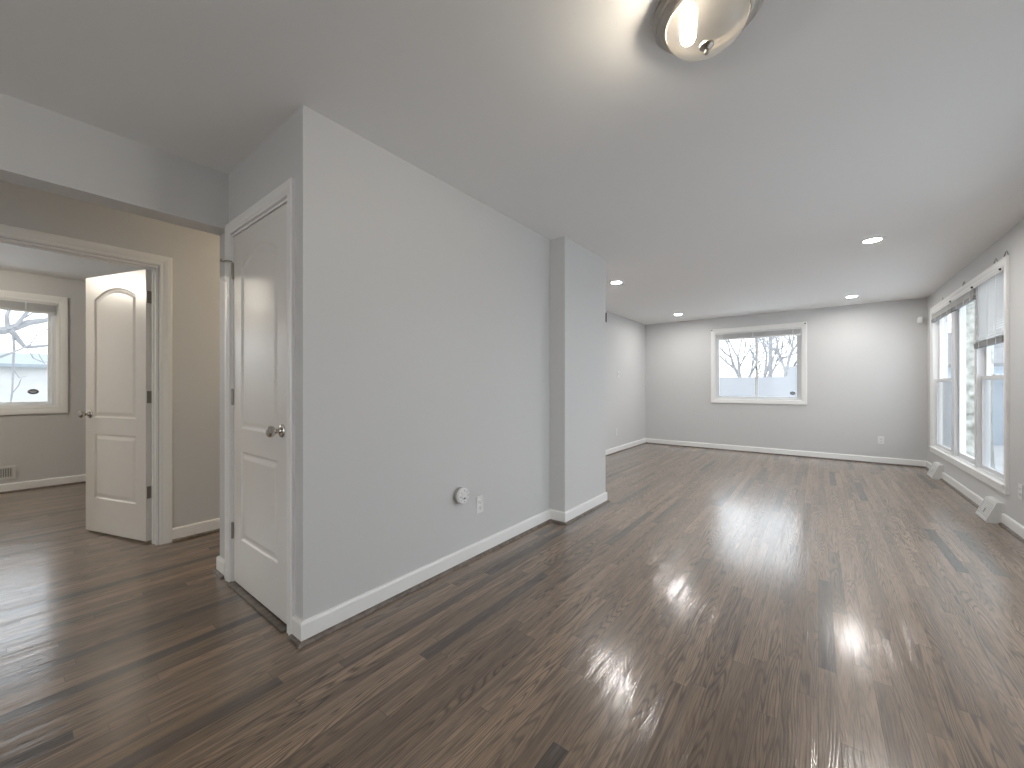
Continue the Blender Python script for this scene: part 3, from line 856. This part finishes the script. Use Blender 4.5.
# ------------------------------------------------------------------ heat registers
def wedge_register(y0, y1, label):
    """wedge-shaped baseboard register; local x along the wall (= -world y), -y into the room"""
    r = empty('floor_register', (X4, (y0 + y1) / 2, 0), -math.pi / 2)
    tag(r, label, 'register', 'wedge baseboard registers under the triple window')
    L = (y1 - y0) / 2; D = 0.098; T = 0.036; HH = 0.180
    bm = bmesh.new()
    prof = [(0, 0), (-D, 0.0), (-D, 0.012), (-T, HH - 0.004), (-T + 0.006, HH), (0, HH)]
    a = [bm.verts.new((-L, q[0], q[1])) for q in prof]; b = [bm.verts.new((L, q[0], q[1])) for q in prof]
    for i in range(len(prof)):
        j = (i + 1) % len(prof)
        bm.faces.new((a[i], a[j], b[j], b[i]))
    bm.faces.new(a); bm.faces.new(b[::-1])
    obj('body', bm, M['register'], r)
    # raised frame and louvres on the slanted face
    s0 = Vector((-D, 0.012)); s1 = Vector((-T, HH - 0.004)); d = (s1 - s0); ln = d.length; d.normalize(); nrm = Vector((-d.y, d.x))
    def P(x, s, h):
        q = s0 + d * s + nrm * h
        return (x, q.x, q.y)
    def slab(bm, x0, x1, sa, sb, h0, h1):
        vs = [bm.verts.new(P(x, s, h)) for x in (x0, x1) for s in (sa, sb) for h in (h0, h1)]
        for f in ((0, 1, 3, 2), (4, 6, 7, 5), (0, 4, 5, 1), (2, 3, 7, 6), (0, 2, 6, 4), (1, 5, 7, 3)): bm.faces.new([vs[i] for i in f])
    bm = bmesh.new()
    for x0, x1, sa, sb in ((-L, L, 0, 0.016), (-L, L, ln - 0.02, ln), (-L, -L + 0.018, 0.016, ln - 0.02), (L - 0.018, L, 0.016, ln - 0.02)):
        slab(bm, x0, x1, sa, sb, 0, 0.005)
    obj('face_frame', bm, M['register'], r)
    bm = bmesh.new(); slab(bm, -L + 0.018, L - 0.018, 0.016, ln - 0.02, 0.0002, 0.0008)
    q = obj('opening', bm, M['lightgrey'], r); q['label'] = 'grey sheet painted as shade behind the louvres'
    bm = bmesh.new()
    ns = 9
    for i in range(ns):
        s = 0.022 + (ln - 0.048) * i / (ns - 1)
        slab(bm, -L + 0.018, L - 0.018, s - 0.0042, s + 0.0042, 0.0008, 0.004)
    obj('louvres', bm, M['register'], r)
    bm = bmesh.new(); slab(bm, -0.004, 0.004, 0.05, 0.09, 0.004, 0.012)
    obj('damper_lever', bm, M['register'], r)
    return r
wedge_register(*REG_N, 'white wedge register on the floor under the near end of the triple window')
wedge_register(*REG_F, 'white wedge register on the floor in the far right corner')

r = empty('wall_register', (XW, -0.06, 0.220), math.pi / 2)
tag(r, 'white wall register above the baseboard under the bedroom window', 'register')
bm = bmesh.new(); frame_rect(bm, -0.140, 0.140, -0.072, 0.072, 0.026, 0.026, 0.024, 0.024, -0.010, 0)
obj('face_frame', bm, M['register'], r)
bm = bmesh.new(); box(bm, -0.114, 0.114, -0.003, 0, -0.048, 0.048)
obj('opening', bm, M['slot'], r)
bm = bmesh.new()
for i in range(20):
    x = -0.108 + i * 0.216 / 19
    box(bm, x - 0.0032, x + 0.0032, -0.009, -0.003, -0.048, 0.048)
obj('louvres', bm, M['register'], r)

# ------------------------------------------------------------------ outdoors
bm = bmesh.new()
v = [bm.verts.new(q) for q in ((-90, -60, -0.9), (60, -60, -0.9), (60, 90, -0.9), (-90, 90, -0.9))]
bm.faces.new(v)
o = obj('ground', bm, M['lawn']); struct(o, 'pale snowy ground outside the windows', 'ground')

def house(name, x0, x1, y0, y1, zb, ze, zr, axis, wallm, roofm, label, windows=()):
    r = empty(name, ((x0 + x1) / 2, (y0 + y1) / 2, zb))
    tag(r, label, 'house')
    hx, hy = (x1 - x0) / 2, (y1 - y0) / 2
    bm = bmesh.new(); box(bm, -hx, hx, -hy, hy, 0, ze - zb)
    # gable ends
    e, g = ze - zb, zr - zb
    if axis == 'x':
        for x in (-hx, hx):
            bm.faces.new([bm.verts.new(q) for q in ((x, -hy, e), (x, hy, e), (x, 0, g))])
    else:
        for y in (-hy, hy):
            bm.faces.new([bm.verts.new(q) for q in ((-hx, y, e), (hx, y, e), (0, y, g))])
    obj('wall', bm, wallm, r)
    bm = bmesh.new(); ov = 0.35; th = 0.12
    if axis == 'x':
        k = (g - e) / hy
        prof = [(-hy - ov, e - ov * k), (0, g), (hy + ov, e - ov * k), (hy + ov, e - ov * k + th), (0, g + th), (-hy - ov, e - ov * k + th)]
        a = [bm.verts.new((-hx - ov, p, q)) for p, q in prof]; b = [bm.verts.new((hx + ov, p, q)) for p, q in prof]
    else:
        k = (g - e) / hx
        prof = [(-hx - ov, e - ov * k), (0, g), (hx + ov, e - ov * k), (hx + ov, e - ov * k + th), (0, g + th), (-hx - ov, e - ov * k + th)]
        a = [bm.verts.new((p, -hy - ov, q)) for p, q in prof]; b = [bm.verts.new((p, hy + ov, q)) for p, q in prof]
    for i in range(6):
        j = (i + 1) % 6
        bm.faces.new((a[i], a[j], b[j], b[i]))
    for q in (a, b):
        bm.faces.new((q[0], q[1], q[4], q[5])); bm.faces.new((q[1], q[2], q[3], q[4]))
    obj('roof', bm, roofm, r)
    return r
house('house', -8.5, 2.0, 20.0, 28.0, -0.9, 0.55, 1.55, 'x', M['siding'], M['roof'], 'low pale roofed house seen through the back window')
house('house', -1.3, 7.0, 31.0, 38.0, -0.9, 1.6, 2.5, 'x', M['cream'], M['roof'], 'cream house far beyond, at the right of the back window')
house('house', 3.4, 12.0, 21.5, 29.0, -0.9, 2.0, 3.4, 'x', M['siding'], M['roof'], 'pale blue house seen through the triple window')
house('house', -34.0, -24.0, -10.0, 4.2, -0.9, 1.95, 2.6, 'y', M['cream'], M['roofdark'], 'pale house seen through the bedroom window')

def bare_tree(name, base, height, seed, label, spread=0.55, lean=(0, 0), r0=0.16, fork=0.25, depth=6, m=None):
    rnd = random.Random(seed)
    root = empty(name, base)
    tag(root, label, 'tree')
    tb = bmesh.new(); bb = bmesh.new()
    def grow(p, d, ln, r, lev):
        bm = tb if lev == 0 else bb
        pts = [p]; rad = [r]
        q = p.copy(); dd = d.copy()
        n = 4
        for i in range(n):
            dd = (dd + Vector((rnd.uniform(-1, 1), rnd.uniform(-1, 1), rnd.uniform(-0.5, 0.8))) * 0.13).normalized()
            q = q + dd * ln / n
            pts.append(q.copy()); rad.append(r * (1 - 0.28 * (i + 1) / n))
        tube(bm, pts, rad, 6 if lev < 3 else 4)
        if lev >= depth or rad[-1] < 0.004: return
        k = 3 if lev < 5 else 2
        for j in range(k):
            az = rnd.uniform(0, 2 * math.pi); t = spread * rnd.uniform(0.55, 1.25)
            a = Vector((0, 0, 1)) if abs(dd.z) < 0.9 else Vector((1, 0, 0))
            u = dd.cross(a).normalized(); w = dd.cross(u)
            nd = (dd * math.cos(t) + (u * math.cos(az) + w * math.sin(az)) * math.sin(t)); nd.z += 0.08; nd.normalize()
            idx = -1 if j < 2 else rnd.choice((2, 3))
            grow(pts[idx], nd, ln * rnd.uniform(0.62, 0.88), rad[idx] * rnd.uniform(0.62, 0.82), lev + 1)
    grow(Vector((0, 0, 0)), Vector((lean[0], lean[1], 1)).normalized(), height * fork, r0, 0)
    obj('trunk', tb, m or M['bark'], root, True); obj('branches', bb, m or M['bark'], root, True)
    return root
bare_tree('bare_tree', (-5.2, 37.0, -0.9), 10.5, 5, 'bare branched tree behind the left pane of the back window', 0.62, (0.0, 0), 0.26)
bare_tree('bare_tree', (-4.9, 46.5, -0.9), 12.5, 11, 'bare tree just left of the utility pole in the back window', 0.55, (0.30, 0), 0.30)
bare_tree('bare_tree', (-3.1, 58.0, -0.9), 15.0, 4, 'bare tree right of the utility pole in the back window', 0.62, (0.10, 0), 0.34)
# tree beside the bedroom window: trunk left of the view, wide limbs crossing it
r = empty('bare_tree', (-13.0, -1.25, -0.9)); tag(r, 'bare tree with wide limbs outside the bedroom window', 'tree')
rnd = random.Random(8)
bm = bmesh.new(); tube(bm, [(0, 0, 0), (0.02, 0.05, 0.8), (0, 0.12, 1.8), (0.05, 0.3, 2.6), (0.1, 0.25, 3.6), (0.0, 0.1, 4.8)], [0.30, 0.22, 0.19, 0.17, 0.12, 0.06], 12); obj('trunk', bm, M['bark'], r, True)
bm = bmesh.new()
LP = lambda u, v, dx=0.0: (dx, 0.05 + 0.0109 * u + 1.25, 1.16 + (387 - v) * 0.0208 + 0.9)
for pts, r0, r1 in (([(-110, 345), (-60, 338), (-5, 332), (8, 328), (25, 322), (48, 318), (85, 300)], 0.10, 0.045), ([(8, 328), (20, 315), (29, 307), (44, 290)], 0.035, 0.02),
                    ([(3, 331), (12, 340), (20, 347), (33, 346), (50, 344), (80, 350)], 0.05, 0.022), ([(-70, 372), (-20, 362), (0, 355), (14, 350), (25, 345)], 0.03, 0.014),
                    ([(6, 334), (7, 350), (6, 365), (5, 392), (3, 404)], 0.022, 0.013), ([(6, 370), (13, 378), (22, 376)], 0.009, 0.005), ([(4, 394), (12, 386), (15, 379)], 0.012, 0.006),
                    ([(16, 320), (30, 312), (50, 311), (66, 300)], 0.018, 0.008), ([(25, 346), (34, 335), (44, 331), (54, 322)], 0.016, 0.007), ([(22, 347), (30, 358), (42, 362), (55, 360)], 0.014, 0.006),
                    ([(-10, 300), (4, 310), (18, 306), (30, 296)], 0.022, 0.008), ([(33, 346), (38, 356), (47, 367), (52, 380)], 0.010, 0.005), ([(0, 331), (-2, 318), (4, 304), (12, 290)], 0.04, 0.02)):
    n = len(pts); dx = rnd.uniform(-0.25, 0.25)
    tube(bm, [LP(u, v, dx * k / n) for k, (u, v) in enumerate(pts)], [r0 + (r1 - r0) * k / (n - 1) for k in range(n)], 7)
obj('branches', bm, M['bark'], r, True)

# utility pole
r = empty('utility_pole', (-2.42, 30.0, -0.9)); tag(r, 'grey utility pole outside the back window', 'utility pole')
bm = bmesh.new(); tube(bm, [(0, 0, 0), (0, 0, 9)], [0.12, 0.10], 10); obj('pole', bm, M['bark'], r, True)
bm = bmesh.new(); box(bm, -1.1, 1.1, -0.06, 0.06, 8.1, 8.22); obj('crossarm', bm, M['bark'], r)

# thick mottled tree trunk close to the triple window
r = empty('street_tree', (2.03, 9.65, -0.9)); tag(r, 'thick mottled tree trunk outside the triple window', 'tree')
rnd = random.Random(3)
bm = bmesh.new(); tube(bm, [(0.0, 0, 0), (0.01, 0, 0.3), (-0.01, 0, 1.4), (0.01, 0.0, 2.6), (0.0, 0.0, 3.9), (0.03, 0.05, 5.2)], [0.24, 0.19, 0.165, 0.16, 0.15, 0.14], 16); obj('trunk', bm, M['mottled'], r, True)
bm = bmesh.new()
for k in range(7):
    a = k * 0.9
    tube(bm, [(0.02, 0.03, 4.4 + 0.1 * k), (0.6 * math.cos(a), 0.6 * math.sin(a), 5.3 + 0.1 * k), (1.6 * math.cos(a + 0.2), 1.6 * math.sin(a + 0.2), 6.2 + 0.15 * k)], [0.08, 0.05, 0.02], 8)
obj('branches', bm, M['mottled'], r, True)
